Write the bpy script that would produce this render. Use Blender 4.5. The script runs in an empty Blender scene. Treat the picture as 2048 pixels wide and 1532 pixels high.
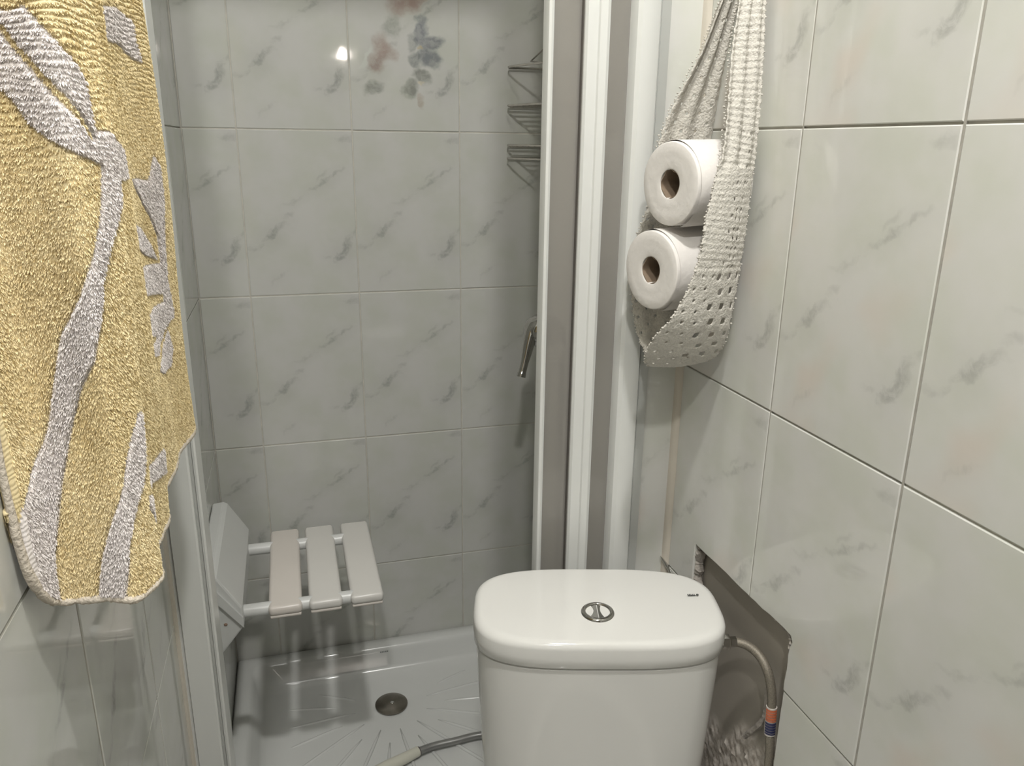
import bpy, bmesh, math, random
import numpy as np
from mathutils import Vector, Matrix
random.seed(7)
rng = np.random.default_rng(11)
S = bpy.context.scene
COL = S.collection

# ------------------------------------------------------------------ camera, world, lights, exposure
cam_d = bpy.data.cameras.new('camera')
cam = bpy.data.objects.new('camera', cam_d)
COL.objects.link(cam)
cam_d.sensor_width = 36.0
cam_d.lens = 1562.0 / 2048.0 * 36.0
cam_d.clip_start = 0.02
cam.matrix_world = Matrix(((0.9622, 0.0682, -0.2636, 0), (-0.2720, 0.2832, -0.9197, 0), (0.0119, 0.9566, 0.2911, 0), (0, 0, 0, 1)))
S.camera = cam
S.view_settings.view_transform = 'Standard'
S.view_settings.look = 'None'
S.view_settings.gamma = 1.0
S.view_settings.use_curve_mapping = False
S.view_settings.exposure = 0.0

world = bpy.data.worlds.new('dim_room_air')
S.world = world
world.use_nodes = True
world.node_tree.nodes['Background'].inputs[0].default_value = (1.0, 0.98, 0.95, 1)
world.node_tree.nodes['Background'].inputs[1].default_value = 0.05


def lamp(name, loc, target, size, power, color=(1, 0.95, 0.88), shape='DISK', size_y=None):
    d = bpy.data.lights.new(name, 'AREA')
    d.shape = shape
    d.size = size
    if size_y:
        d.size_y = size_y
    d.energy = power
    d.color = color
    o = bpy.data.objects.new(name, d)
    COL.objects.link(o)
    o.location = loc
    o.rotation_euler = (Vector(target) - Vector(loc)).to_track_quat('-Z', 'Y').to_euler()
    return o


lamp('ceiling_light', (0.17, 0.16, 1.14), (0.17, 0.30, 0.0), 0.09, 14.0, (1, 0.98, 0.94))
lamp('mirror_light', (-0.10, -0.40, 0.95), (0.20, 0.9, -0.3), 0.07, 8.0, (1, 0.98, 0.94))
lamp('wall_light', (0.44, -2.75, 0.57), (0.25, 0.5, 0.2), 0.035, 1.6, (1, 0.90, 0.82), 'RECTANGLE', 0.035)


# ------------------------------------------------------------------ materials
def lin(c):
    return tuple((v / 12.92 if v <= 0.04045 else ((v + 0.055) / 1.055) ** 2.4) for v in c)


def new_mat(name):
    m = bpy.data.materials.new(name)
    m.use_nodes = True
    nt = m.node_tree
    return m, nt, nt.nodes['Principled BSDF']


def N(nt, typ, **kw):
    n = nt.nodes.new(typ)
    for k, v in kw.items():
        setattr(n, k, v)
    return n


def val(nt, x):
    n = nt.nodes.new('ShaderNodeValue')
    n.outputs[0].default_value = x
    return n.outputs[0]


def setin(nt, sock, v):
    if hasattr(v, 'is_output'):
        nt.links.new(v, sock)
    else:
        sock.default_value = v


def M(nt, op, a, b=0.0, clamp=False):
    n = nt.nodes.new('ShaderNodeMath')
    n.operation = op
    n.use_clamp = clamp
    setin(nt, n.inputs[0], a)
    setin(nt, n.inputs[1], b)
    return n.outputs[0]


def mixc(nt, fac, a, b):
    n = nt.nodes.new('ShaderNodeMix')
    n.data_type = 'RGBA'
    setin(nt, n.inputs[0], fac)
    for s, v in ((n.inputs[6], a), (n.inputs[7], b)):
        if hasattr(v, 'is_output'):
            nt.links.new(v, s)
        else:
            s.default_value = (*v, 1)
    return n.outputs[2]


def noise(nt, vec, scale, detail=3.0, rough=0.5, dist=0.0):
    n = nt.nodes.new('ShaderNodeTexNoise')
    n.inputs['Scale'].default_value = scale
    n.inputs['Detail'].default_value = detail
    n.inputs['Roughness'].default_value = rough
    n.inputs['Distortion'].default_value = dist
    if vec is not None:
        nt.links.new(vec, n.inputs['Vector'])
    return n


def ramp(nt, fac, lo, hi):
    n = nt.nodes.new('ShaderNodeMapRange')
    n.interpolation_type = 'SMOOTHSTEP'
    setin(nt, n.inputs[0], fac)
    n.inputs[1].default_value = lo
    n.inputs[2].default_value = hi
    return n.outputs[0]


def bump(nt, p, height, strength, dist):
    b = nt.nodes.new('ShaderNodeBump')
    b.inputs['Strength'].default_value = strength
    b.inputs['Distance'].default_value = dist
    nt.links.new(height, b.inputs['Height'])
    nt.links.new(b.outputs[0], p.inputs['Normal'])


def simple(name, color, rough=0.4, metal=0.0, nscale=30.0, namp=0.06, bump_s=0.0, bump_d=0.001, spec=0.5):
    m, nt, p = new_mat(name)
    tc = N(nt, 'ShaderNodeTexCoord').outputs['Object']
    n = noise(nt, tc, nscale, 4)
    c2 = tuple(max(0.0, v * (1 - 2 * namp)) for v in color)
    nt.links.new(mixc(nt, n.outputs[0], c2, tuple(min(1, v * (1 + namp)) for v in color)), p.inputs['Base Color'])
    p.inputs['Roughness'].default_value = rough
    p.inputs['Metallic'].default_value = metal
    p.inputs['Specular IOR Level'].default_value = spec
    if bump_s:
        bump(nt, p, n.outputs[0], bump_s, bump_d)
    return m


def ellipse(nt, vec, cx, cy, ang, lx, ly):
    mp = nt.nodes.new('ShaderNodeMapping')
    mp.vector_type = 'TEXTURE'
    nt.links.new(vec, mp.inputs[0])
    mp.inputs[1].default_value = (cx, cy, 0)
    mp.inputs[2].default_value = (0, 0, math.radians(ang))
    mp.inputs[3].default_value = (lx, ly, 1)
    g = nt.nodes.new('ShaderNodeTexGradient')
    g.gradient_type = 'SPHERICAL'
    nt.links.new(mp.outputs[0], g.inputs[0])
    return g.outputs['Fac']


# u across the tile (0..2), v up the tile (0..3): the printed vein drawing that every tile repeats
VEINS = [(1.50, 2.13, 30, 0.55, 0.035, 0.75), (1.42, 2.22, 38, 0.25, 0.03, 0.35), (0.50, 1.20, 36, 0.36, 0.055, 0.9), (0.78, 1.52, 52, 0.18, 0.03, 0.4),
         (1.74, 0.84, 52, 0.42, 0.07, 1.0), (1.95, 1.12, 60, 0.16, 0.03, 0.4), (0.16, 0.92, 24, 0.22, 0.035, 0.5), (1.84, 2.86, 20, 0.22, 0.05, 0.5),
         (1.45, 0.70, 18, 0.18, 0.03, 0.4), (0.95, 1.78, 24, 0.38, 0.02, 0.35), (0.55, 0.35, 40, 0.30, 0.025, 0.3)]
# the printed spray of flowers on one tile: centre, angle, half sizes (same units), colour, strength
FLOWER = [
    (1.02, 2.44, 10, 0.50, 0.40, (0.60, 0.52, 0.485), 0.9), (1.00, 2.16, 0, 0.34, 0.20, (0.60, 0.52, 0.485), 0.85), (1.25, 2.26, 25, 0.26, 0.10, (0.60, 0.52, 0.485), 0.8),
    (0.58, 1.49, 100, 0.24, 0.18, (0.60, 0.52, 0.485), 0.9), (0.49, 1.20, 20, 0.23, 0.18, (0.60, 0.52, 0.485), 0.9), (0.70, 1.37, 120, 0.20, 0.15, (0.60, 0.52, 0.485), 0.8),
    (0.78, 1.84, 60, 0.26, 0.19, (0.40, 0.42, 0.38), 0.6), (0.42, 0.77, 20, 0.24, 0.14, (0.36, 0.38, 0.34), 0.8), (1.29, 0.98, 130, 0.22, 0.15, (0.34, 0.36, 0.32), 0.9), (1.09, 0.74, 50, 0.20, 0.16, (0.34, 0.36, 0.32), 0.9),
    (1.32, 1.71, 78, 0.30, 0.13, (0.33, 0.36, 0.41), 1.0), (1.52, 1.55, 18, 0.26, 0.14, (0.31, 0.34, 0.39), 1.0), (1.45, 1.29, -20, 0.27, 0.17, (0.29, 0.33, 0.37), 1.0), (1.17, 1.27, -30, 0.17, 0.14, (0.33, 0.37, 0.37), 0.9),
    (1.15, 1.56, 70, 0.18, 0.14, (0.42, 0.45, 0.45), 0.7), (1.30, 1.95, 0, 0.16, 0.08, (0.38, 0.42, 0.44), 0.6), (1.27, 0.52, 110, 0.16, 0.08, (0.58, 0.50, 0.42), 0.7),
    (1.30, 1.43, 0, 0.08, 0.05, (0.72, 0.66, 0.50), 0.9), (0.30, 1.27, 60, 0.22, 0.05, (0.80, 0.82, 0.79), 0.7), (1.30, 0.83, 10, 0.09, 0.03, (0.80, 0.76, 0.66), 0.8)]


def tile_material(name, base, flower=False, tint=0.0, vein_strength=0.5):
    m, nt, p = new_mat(name)
    uv = N(nt, 'ShaderNodeUVMap').outputs[0]
    obj = N(nt, 'ShaderNodeTexCoord').outputs['Object']
    dn = noise(nt, uv, 2.6, 3, 0.6)
    sub = N(nt, 'ShaderNodeVectorMath', operation='SUBTRACT')
    nt.links.new(dn.outputs[1], sub.inputs[0])
    sub.inputs[1].default_value = (0.5, 0.5, 0.5)
    sc = N(nt, 'ShaderNodeVectorMath', operation='SCALE')
    nt.links.new(sub.outputs[0], sc.inputs[0])
    sc.inputs['Scale'].default_value = 0.34
    ad = N(nt, 'ShaderNodeVectorMath', operation='ADD')
    nt.links.new(uv, ad.inputs[0])
    nt.links.new(sc.outputs[0], ad.inputs[1])
    wv = ad.outputs[0]
    patch = noise(nt, uv, 1.1, 3, 0.55)
    ca, cb = base, tuple(v * k for v, k in zip(base, (0.93, 0.95, 0.90)))
    col = mixc(nt, ramp(nt, patch.outputs[0], 0.35, 0.68), ca, cb)
    if tint:
        pk = noise(nt, obj, 7.0, 2)
        col = mixc(nt, M(nt, 'MULTIPLY', ramp(nt, pk.outputs[0], 0.58, 0.75), tint), col, tuple(v * k for v, k in zip(base, (1.0, 0.90, 0.84))))
    fine = noise(nt, wv, 8.0, 4, 0.62)
    fm = M(nt, 'ADD', M(nt, 'MULTIPLY', ramp(nt, fine.outputs[0], 0.34, 0.62), 0.62), 0.38)
    tot = None
    for cx, cy, a, lx, ly, st in VEINS:
        e = ellipse(nt, wv, cx, cy, a, lx * 1.12, ly * 2.1)
        e = M(nt, 'MULTIPLY', M(nt, 'MULTIPLY', ramp(nt, e, 0.0, 0.95), st), fm)
        tot = e if tot is None else M(nt, 'MAXIMUM', tot, e)
        h = M(nt, 'MULTIPLY', ellipse(nt, wv, cx - 0.03, cy - 0.05, a, lx * 1.25, ly * 6), st * 0.22)
        tot = M(nt, 'MAXIMUM', tot, h)
    col = mixc(nt, M(nt, 'MULTIPLY', tot, vein_strength, True), col, tuple(v * k for v, k in zip(base, (0.42, 0.43, 0.42))))
    if flower:
        for cx, cy, a, lx, ly, c, st in FLOWER:
            e = M(nt, 'MULTIPLY', ramp(nt, ellipse(nt, wv, cx, cy, a, lx * 1.1, ly * 1.1), 0.0, 0.6), M(nt, 'MULTIPLY', M(nt, 'ADD', fm, 0.9), st * 0.36), True)
            col = mixc(nt, e, col, tuple(v * 1.1 for v in lin(c)))
    nt.links.new(col, p.inputs['Base Color'])
    p.inputs['Roughness'].default_value = 0.045
    p.inputs['Specular IOR Level'].default_value = 0.5
    wav = noise(nt, obj, 16.0, 2, 0.4)
    bump(nt, p, wav.outputs[0], 0.06, 0.004)
    return m


MAT = {}
MAT['tile'] = tile_material('marbled_glazed_tile', (0.59, 0.59, 0.568), vein_strength=0.75)
MAT['tile_flower'] = tile_material('flower_print_glazed_tile', (0.59, 0.59, 0.568), True, vein_strength=0.75)
MAT['tile_lit_pink'] = tile_material('marbled_glazed_tile_lit_blush', (0.72, 0.715, 0.69), tint=0.8, vein_strength=0.62)  # paler base stands in for stronger light; pink patches are the tile's own
MAT['grout'] = simple('pale_grout', (0.58, 0.56, 0.50), 0.85, 0, 60, 0.15, 0.3, 0.001)
MAT['grout_dark'] = simple('worn_grout', (0.46, 0.44, 0.395), 0.9, 0, 50, 0.2, 0.3, 0.001)
MAT['sealant'] = simple('cream_sealant', (0.66, 0.61, 0.53), 0.5, 0, 20, 0.05)
MAT['plaster'] = simple('white_paint', (0.75, 0.74, 0.71), 0.7, 0, 10, 0.03)
MAT['floor'] = simple('grey_floor_tile', (0.35, 0.34, 0.32), 0.3, 0, 8, 0.1)
MAT['alu'] = simple('white_lacquered_aluminium', (0.74, 0.75, 0.73), 0.28, 0, 8, 0.02)
MAT['alu_grey'] = simple('greyed_seal_strip', (0.50, 0.51, 0.49), 0.4, 0, 10, 0.04)
MAT['gasket'] = simple('dark_gasket', (0.12, 0.11, 0.10), 0.6)
MAT['ceramic'] = simple('white_glazed_ceramic', (0.76, 0.755, 0.73), 0.09, 0, 6, 0.015)
MAT['acrylic'] = simple('white_acrylic', (0.66, 0.67, 0.655), 0.16, 0, 7, 0.04)
MAT['seat'] = simple('white_seat_plastic', (0.68, 0.665, 0.635), 0.3, 0, 10, 0.02)
MAT['seat_pink'] = simple('yellowed_seat_plastic', (0.68, 0.635, 0.59), 0.3, 0, 10, 0.03)
MAT['seat_metal'] = simple('white_coated_steel', (0.66, 0.67, 0.66), 0.3, 0, 10, 0.03)
MAT['chrome'] = simple('chrome', (0.72, 0.71, 0.69), 0.08, 1.0, 20, 0.03)
MAT['chrome_dim'] = simple('dimmed_chrome', (0.46, 0.45, 0.43), 0.10, 1.0, 20, 0.05)  # chrome colour darkened to stand in for dark reflections
MAT['wire'] = simple('dull_chrome_wire', (0.60, 0.57, 0.53), 0.25, 1.0, 60, 0.1)
MAT['steel'] = simple('brushed_drain_steel', (0.30, 0.275, 0.24), 0.28, 1.0, 40, 0.3)
MAT['hose'] = simple('grey_ribbed_hose', (0.36, 0.36, 0.35), 0.35, 0.6, 60, 0.1)
MAT['braid'] = simple('braided_steel_hose', (0.30, 0.27, 0.22), 0.5, 0.35, 900, 0.35, 0.6, 0.0006)
MAT['cream'] = simple('cream_plastic', (0.66, 0.65, 0.56), 0.35, 0, 10, 0.03)
MAT['ink'] = simple('grey_print', (0.06, 0.065, 0.06), 0.5)
MAT['ink_pale'] = simple('pale_grey_print', (0.30, 0.32, 0.31), 0.5)
MAT['orange'] = simple('orange_print', (0.60, 0.16, 0.07), 0.5)
MAT['navy'] = simple('navy_print', (0.03, 0.035, 0.10), 0.5)
MAT['label'] = simple('white_label_paper', (0.62, 0.58, 0.54), 0.6)
MAT['paper'] = simple('white_tissue_paper', (0.82, 0.79, 0.76), 0.95, 0, 160, 0.03, 0.35, 0.0012, 0.2)
MAT['card'] = simple('brown_cardboard', (0.28, 0.21, 0.15), 0.9, 0, 60, 0.15)
MAT['cotton'] = simple('cream_crochet_cotton', (0.74, 0.71, 0.65), 0.95, 0, 420, 0.18, 0.9, 0.0022, 0.15)
MAT['rubble'] = simple('broken_plaster', (0.50, 0.46, 0.42), 0.95, 0, 120, 0.35, 0.8, 0.003, 0.2)
MAT['rust'] = simple('rusty_screw', (0.30, 0.20, 0.15), 0.6)


def mortar_material():
    m, nt, p = new_mat('smooth_brown_mortar')
    tc = N(nt, 'ShaderNodeTexCoord').outputs['Object']
    n1 = noise(nt, tc, 14, 4)
    n2 = noise(nt, tc, 90, 5, 0.7)
    at = N(nt, 'ShaderNodeAttribute', attribute_name='rough_area').outputs['Fac']
    c = mixc(nt, n1.outputs[0], (0.36, 0.33, 0.285), (0.44, 0.405, 0.355))
    r = mixc(nt, ramp(nt, n2.outputs[0], 0.35, 0.65), (0.44, 0.39, 0.34), (0.72, 0.67, 0.62))
    nt.links.new(mixc(nt, at, c, r), p.inputs['Base Color'])
    p.inputs['Roughness'].default_value = 0.75
    bump(nt, p, n2.outputs[0], 0.12, 0.002)
    return m


MAT['mortar'] = mortar_material()


def glass_material():
    m, nt, p = new_mat('smoked_film_shower_glass')
    nt.nodes.remove(p)
    out = nt.nodes['Material Output']
    tr = N(nt, 'ShaderNodeBsdfTransparent')
    gl = N(nt, 'ShaderNodeBsdfGlossy')
    df = N(nt, 'ShaderNodeBsdfDiffuse')
    tc = N(nt, 'ShaderNodeTexCoord').outputs['Object']
    n = noise(nt, tc, 6, 3)
    nt.links.new(mixc(nt, n.outputs[0], (0.80, 0.77, 0.74), (0.86, 0.84, 0.81)), tr.inputs[0])
    gl.inputs['Roughness'].default_value = 0.03
    df.inputs[0].default_value = (0.52, 0.50, 0.465, 1)
    fr = N(nt, 'ShaderNodeFresnel')
    fr.inputs[0].default_value = 1.45
    a = N(nt, 'ShaderNodeMixShader')
    a.inputs[0].default_value = 0.42
    nt.links.new(tr.outputs[0], a.inputs[1])
    nt.links.new(df.outputs[0], a.inputs[2])
    b = N(nt, 'ShaderNodeMixShader')
    nt.links.new(fr.outputs[0], b.inputs[0])
    nt.links.new(a.outputs[0], b.inputs[1])
    nt.links.new(gl.outputs[0], b.inputs[2])
    nt.links.new(b.outputs[0], out.inputs[0])
    return m


MAT['glass'] = glass_material()


def towel_material(name, fibre):
    m, nt, p = new_mat(name)
    tc = N(nt, 'ShaderNodeTexCoord').outputs['Object']
    uv = N(nt, 'ShaderNodeUVMap').outputs[0]
    d = N(nt, 'ShaderNodeAttribute', attribute_name='motif').outputs['Fac']
    edge = noise(nt, uv, 260, 2)
    d2 = M(nt, 'ADD', d, M(nt, 'MULTIPLY', M(nt, 'SUBTRACT', edge.outputs[0], 0.5), 0.0 if fibre else 0.003))
    f = ramp(nt, d2, -0.0006, 0.0006)
    n1 = noise(nt, uv, 11, 4, 0.6)
    n2 = noise(nt, uv, 240, 2)
    yel = mixc(nt, ramp(nt, n1.outputs[0], 0.3, 0.7), (0.79, 0.645, 0.355), (0.88, 0.745, 0.46))
    gry = mixc(nt, n1.outputs[0], (0.74, 0.69, 0.67), (0.84, 0.79, 0.77))
    c = mixc(nt, f, yel, gry)
    c = mixc(nt, M(nt, 'MULTIPLY', n2.outputs[0], 0.35), c, mixc(nt, f, (0.92, 0.82, 0.585), (0.88, 0.84, 0.82)))
    nt.links.new(c, p.inputs['Base Color'])
    p.inputs['Roughness'].default_value = 0.95
    p.inputs['Specular IOR Level'].default_value = 0.1
    if not fibre:
        w = N(nt, 'ShaderNodeTexWave', wave_type='BANDS', bands_direction='Y')
        nt.links.new(uv, w.inputs[0])
        w.inputs['Scale'].default_value = 105
        w.inputs['Distortion'].default_value = 6.0
        w.inputs['Detail'].default_value = 3
        w.inputs['Detail Scale'].default_value = 1.2
        bump(nt, p, w.outputs['Fac'], 0.25, 0.001)
    return m


MAT['towel'] = towel_material('yellow_terry', False)
MAT['pile'] = towel_material('yellow_terry_loops', True)
MAT['hem'] = simple('cream_towel_hem', (0.68, 0.61, 0.52), 0.95, 0, 400, 0.15, 0.8, 0.002, 0.1)

# ------------------------------------------------------------------ object helpers
WL = {}


def link(o, parent=None, world=(0, 0, 0)):
    COL.objects.link(o)
    WL[o.name] = Vector(world)
    if parent is not None:
        o.parent = parent
        o.location = Vector(world) - WL[parent.name]
    else:
        o.location = world
    return o


def prop(o, label=None, cat=None, group=None, kind=None):
    for k, v in (('label', label), ('category', cat), ('group', group), ('kind', kind)):
        if v:
            o[k] = v
    return o


def thing(name, loc, label, cat, group=None):
    o = bpy.data.objects.new(name, None)
    o.empty_display_size = 0.03
    link(o, None, loc)
    return prop(o, label, cat, group)


def mesh(name, verts, faces, mat, parent=None, smooth=True, uvs=None, sharp=None, label=None, kind=None, mats=None, fm=None):
    v = np.array([tuple(p) for p in verts], dtype=float)
    c = (v.min(0) + v.max(0)) / 2
    me = bpy.data.meshes.new(name)
    me.from_pydata([tuple(p) for p in (v - c)], [], [tuple(int(i) for i in f) for f in faces])
    if smooth:
        me.shade_smooth()
        if sharp is not None:
            me.set_sharp_from_angle(angle=math.radians(sharp))
    for mm in (mats or [mat]):
        me.materials.append(MAT[mm] if isinstance(mm, str) else mm)
    if fm is not None:
        for pl, k in zip(me.polygons, fm):
            pl.material_index = k
    if uvs is not None:
        l = me.uv_layers.new(name='UVMap')
        for lp in me.loops:
            l.data[lp.index].uv = uvs[lp.vertex_index]
    o = bpy.data.objects.new(name, me)
    link(o, parent, c)
    if label:
        o['label'] = label
    if kind:
        o['kind'] = kind
    return o


def merge(*parts):
    V, F = [], []
    for v, f in parts:
        b = len(V)
        V += [tuple(p) for p in v]
        F += [tuple(i + b for i in q) for q in f]
    return V, F


def box(lo, hi, bev=0.0, seg=2):
    bm = bmesh.new()
    bmesh.ops.create_cube(bm, size=1)
    lo, hi = Vector(lo), Vector(hi)
    for v in bm.verts:
        v.co = Vector((lo[i] + (v.co[i] + 0.5) * (hi[i] - lo[i]) for i in range(3)))
    if bev:
        bmesh.ops.bevel(bm, geom=bm.edges[:], offset=bev, segments=seg, profile=0.5, affect='EDGES')
    bm.verts.index_update()
    V = [tuple(v.co) for v in bm.verts]
    F = [tuple(v.index for v in f.verts) for f in bm.faces]
    bm.free()
    return V, F


def prism(pts, a, b, f):
    """2-D outline pts, extruded from a to b; f(p, q, t) places a corner."""
    n = len(pts)
    V = [f(p[0], p[1], a) for p in pts] + [f(p[0], p[1], b) for p in pts]
    F = [(i, (i + 1) % n, n + (i + 1) % n, n + i) for i in range(n)]
    F += [tuple(range(n))[::-1], tuple(range(n, 2 * n))]
    return V, F


def xf(part, m):
    return [tuple(m @ Vector(p)) for p in part[0]], part[1]


def lathe(profile, seg=32, m=Matrix(), close=False):
    V, F = [], []
    n = len(profile)
    for k in range(seg):
        a = 2 * math.pi * k / seg
        for r, z in profile:
            V.append((r * math.cos(a), r * math.sin(a), z))
    for k in range(seg):
        k2 = (k + 1) % seg
        for i in range(n - 1 + (1 if close else 0)):
            j = (i + 1) % n
            F.append((k * n + i, k2 * n + i, k2 * n + j, k * n + j))
    return xf((V, F), m)


def axis_matrix(loc, d, up=(0, 0, 1)):
    d = Vector(d).normalized()
    q = d.to_track_quat('Z', 'Y')
    return Matrix.Translation(loc) @ q.to_matrix().to_4x4()


def catmull(P, per=8, closed=False):
    P = [np.array(p, float) for p in P]
    Q = [2 * P[0] - P[1]] + P + [2 * P[-1] - P[-2]]
    out = []
    for i in range(1, len(Q) - 2):
        a, b, c, d = Q[i - 1:i + 3]
        for t in np.linspace(0, 1, per, endpoint=False):
            out.append(0.5 * (2 * b + (c - a) * t + (2 * a - 5 * b + 4 * c - d) * t * t + (-a + 3 * b - 3 * c + d) * t ** 3))
    out.append(P[-1])
    return out


def tube(path, r, seg=8, caps=True):
    P = [Vector(p) for p in path]
    n = len(P)
    rr = r if hasattr(r, '__len__') else [r] * n
    V, F = [], []
    t0 = (P[1] - P[0]).normalized()
    nrm = t0.orthogonal().normalized()
    for i in range(n):
        t = (P[min(i + 1, n - 1)] - P[max(i - 1, 0)]).normalized()
        nrm = (nrm - t * nrm.dot(t)).normalized()
        b = t.cross(nrm)
        for k in range(seg):
            a = 2 * math.pi * k / seg
            V.append(tuple(P[i] + (nrm * math.cos(a) + b * math.sin(a)) * rr[i]))
    for i in range(n - 1):
        for k in range(seg):
            k2 = (k + 1) % seg
            F.append((i * seg + k, i * seg + k2, (i + 1) * seg + k2, (i + 1) * seg + k))
    if caps:
        F.append(tuple(range(seg))[::-1])
        F.append(tuple((n - 1) * seg + k for k in range(seg)))
    return V, F


# ------------------------------------------------------------------ walls of tiles
TILE_CACHE = {}
J, CH, DEP = 0.0011, 0.0010, 0.0007      # half joint, chamfer, chamfer depth


def offset_poly(P, d):
    n = len(P)
    out = []
    for i in range(n):
        a, b, c = (np.array(P[k % n], float) for k in (i - 1, i, i + 1))
        e1, e2 = b - a, c - b
        n1 = np.array([-e1[1], e1[0]]) / np.linalg.norm(e1)
        n2 = np.array([-e2[1], e2[0]]) / np.linalg.norm(e2)
        k = n1 + n2
        k = k / max(0.35, k @ n1) if np.linalg.norm(k) > 1e-6 else n1
        out.append(tuple(b + k * d))
    return out


def tile_piece(poly, place, normal_flip, mat, parent, ref, size, jitter=0.0, label=None, thick=0.007):
    """poly: counter-clockwise outline in wall coordinates (a along, z up); place(a, z, out) gives the world point."""
    outer = offset_poly(poly, J)
    inner = offset_poly(poly, J + CH)
    n = len(poly)
    key = (tuple((round(p[0] - poly[0][0], 5), round(p[1] - poly[0][1], 5)) for p in poly), mat, round(poly[0][0] - ref[0], 4), round(poly[0][1] - ref[1], 4), id(place))
    V2 = [(p[0], p[1], -thick) for p in outer] + [(p[0], p[1], -DEP) for p in outer] + [(p[0], p[1], 0.0) for p in inner]
    c2 = (sum(p[0] for p in poly) / n, sum(p[1] for p in poly) / n)
    origin = Vector(place(c2[0], c2[1], jitter))
    if key in TILE_CACHE:
        o = TILE_CACHE[key].copy()
        link(o, parent, origin)
        if label:
            o['label'] = label
        return o
    W = [Vector(place(a, z, h)) - Vector(place(c2[0], c2[1], 0)) for a, z, h in V2]
    F = [(i, (i + 1) % n, n + (i + 1) % n, n + i) for i in range(n)] + [(n + i, n + (i + 1) % n, 2 * n + (i + 1) % n, 2 * n + i) for i in range(n)] + [tuple(range(2 * n, 3 * n))]
    if normal_flip:
        F = [f[::-1] for f in F]
    me = bpy.data.meshes.new('tile')
    me.from_pydata([tuple(w) for w in W], [], F)
    me.materials.append(MAT[mat])
    l = me.uv_layers.new(name='UVMap')
    for lp in me.loops:
        a, z, _ = V2[lp.vertex_index]
        u = (a - ref[0]) / size[0]
        u = 1 - u if normal_flip else u
        l.data[lp.index].uv = (2 * u, 3 * (z - ref[1]) / size[1])
    o = bpy.data.objects.new('tile', me)
    link(o, parent, origin)
    if label:
        o['label'] = label
    TILE_CACHE[key] = o
    return o


def rect(a0, z0, a1, z1):
    return [(a0, z0), (a1, z0), (a1, z1), (a0, z1)]


# room: X to the side, Y into the shower, Z up; the camera stands at the origin, 1.2 m above the floor
XL, XR, YB, YF = -0.166, 0.503, 1.535, -3.0
ZF, ZC = -1.20, 1.20
YP = 0.924                                   # front face of the tiled pier and of the shower frame
G = 0.0030                                   # how far the grout lies behind the tile faces


def wall_slab(name, lo, hi, mat='grout'):
    v, f = box(lo, hi)
    return prop(mesh(name, v, f, mat, smooth=False), kind='structure')


wall_back = wall_slab('wall_back', (XL - 0.1, YB + 0.0012, ZF), (XR + 0.1, YB + 0.1, ZC))
wall_left = wall_slab('wall_left', (XL - 0.1, YF, ZF), (XL - G, YB + G, ZC))
wall_front = wall_slab('wall_front', (XL - 0.1, YF - 0.1, ZF), (XR + 0.1, YF, ZC), 'plaster')
floor = wall_slab('floor', (XL - 0.1, YF - 0.1, ZF - 0.1), (XR + 0.1, YB + 0.1, ZF), 'floor')
ceiling = wall_slab('ceiling', (XL - 0.1, YF - 0.1, ZC), (XR + 0.1, YB + 0.1, ZC + 0.1), 'plaster')

# right wall: a slab with the chased opening behind the cistern
HY0, HY1, HZ0, HZ1, HX = 0.630, 0.843, -1.02, -0.515, 0.0165
x0, x1 = XR + G, XR + 0.1
hy0, hy1, hz1 = HY0 - 0.002, HY1 + 0.002, HZ1 + 0.002
ya, yb = YF, YB + G
V = []
F = []


def quad(*p):
    b = len(V)
    V.extend(p)
    F.append((b, b + 1, b + 2, b + 3))


for (u0, u1, w0, w1) in ((ya, hy0, ZF, ZC), (hy1, yb, ZF, ZC), (hy0, hy1, hz1, ZC), (hy0, hy1, ZF, HZ0)):
    quad((x0, u0, w0), (x0, u0, w1), (x0, u1, w1), (x0, u1, w0))
xp = XR + HX + 0.004
quad((x0, hy0, HZ0), (xp, hy0, HZ0), (xp, hy0, hz1), (x0, hy0, hz1))
quad((x0, hy1, hz1), (xp, hy1, hz1), (xp, hy1, HZ0), (x0, hy1, HZ0))
quad((x0, hy0, hz1), (xp, hy0, hz1), (xp, hy1, hz1), (x0, hy1, hz1))
quad((x0, hy1, HZ0), (xp, hy1, HZ0), (xp, hy0, HZ0), (x0, hy0, HZ0))
quad((xp, hy0, HZ0), (xp, hy1, HZ0), (xp, hy1, hz1), (xp, hy0, hz1))
quad((x1, ya, ZF), (x1, yb, ZF), (x1, yb, ZC), (x1, ya, ZC))
wall_right = prop(mesh('wall_right', V, F, 'grout', smooth=False), kind='structure')

TW = 0.2025
# back wall tiles
place_b = lambda a, z, h: (a, YB - h, z)
cols_b = [XL, -0.0752, 0.1273, 0.3298, XR]
rows_b = [-1.20, -1.177, -0.877, -0.581, -0.279, 0.0225, 0.3225, 0.6225, 0.9225, ZC]
for i in range(4):
    for j in range(1, 9):
        a0, a1, z0, z1 = cols_b[i], cols_b[i + 1], rows_b[j], rows_b[j + 1]
        ref = (cols_b[1] - TW if i == 0 else a0, z0)
        fl = (i == 2 and j == 5)
        tile_piece(rect(a0, z0, a1, z1), place_b, False, 'tile_flower' if fl else 'tile', wall_back, ref, (TW, 0.30), 0.0004 * random.uniform(-1, 1),
                   'tile printed with a pink and blue flower spray' if fl else None)
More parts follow.
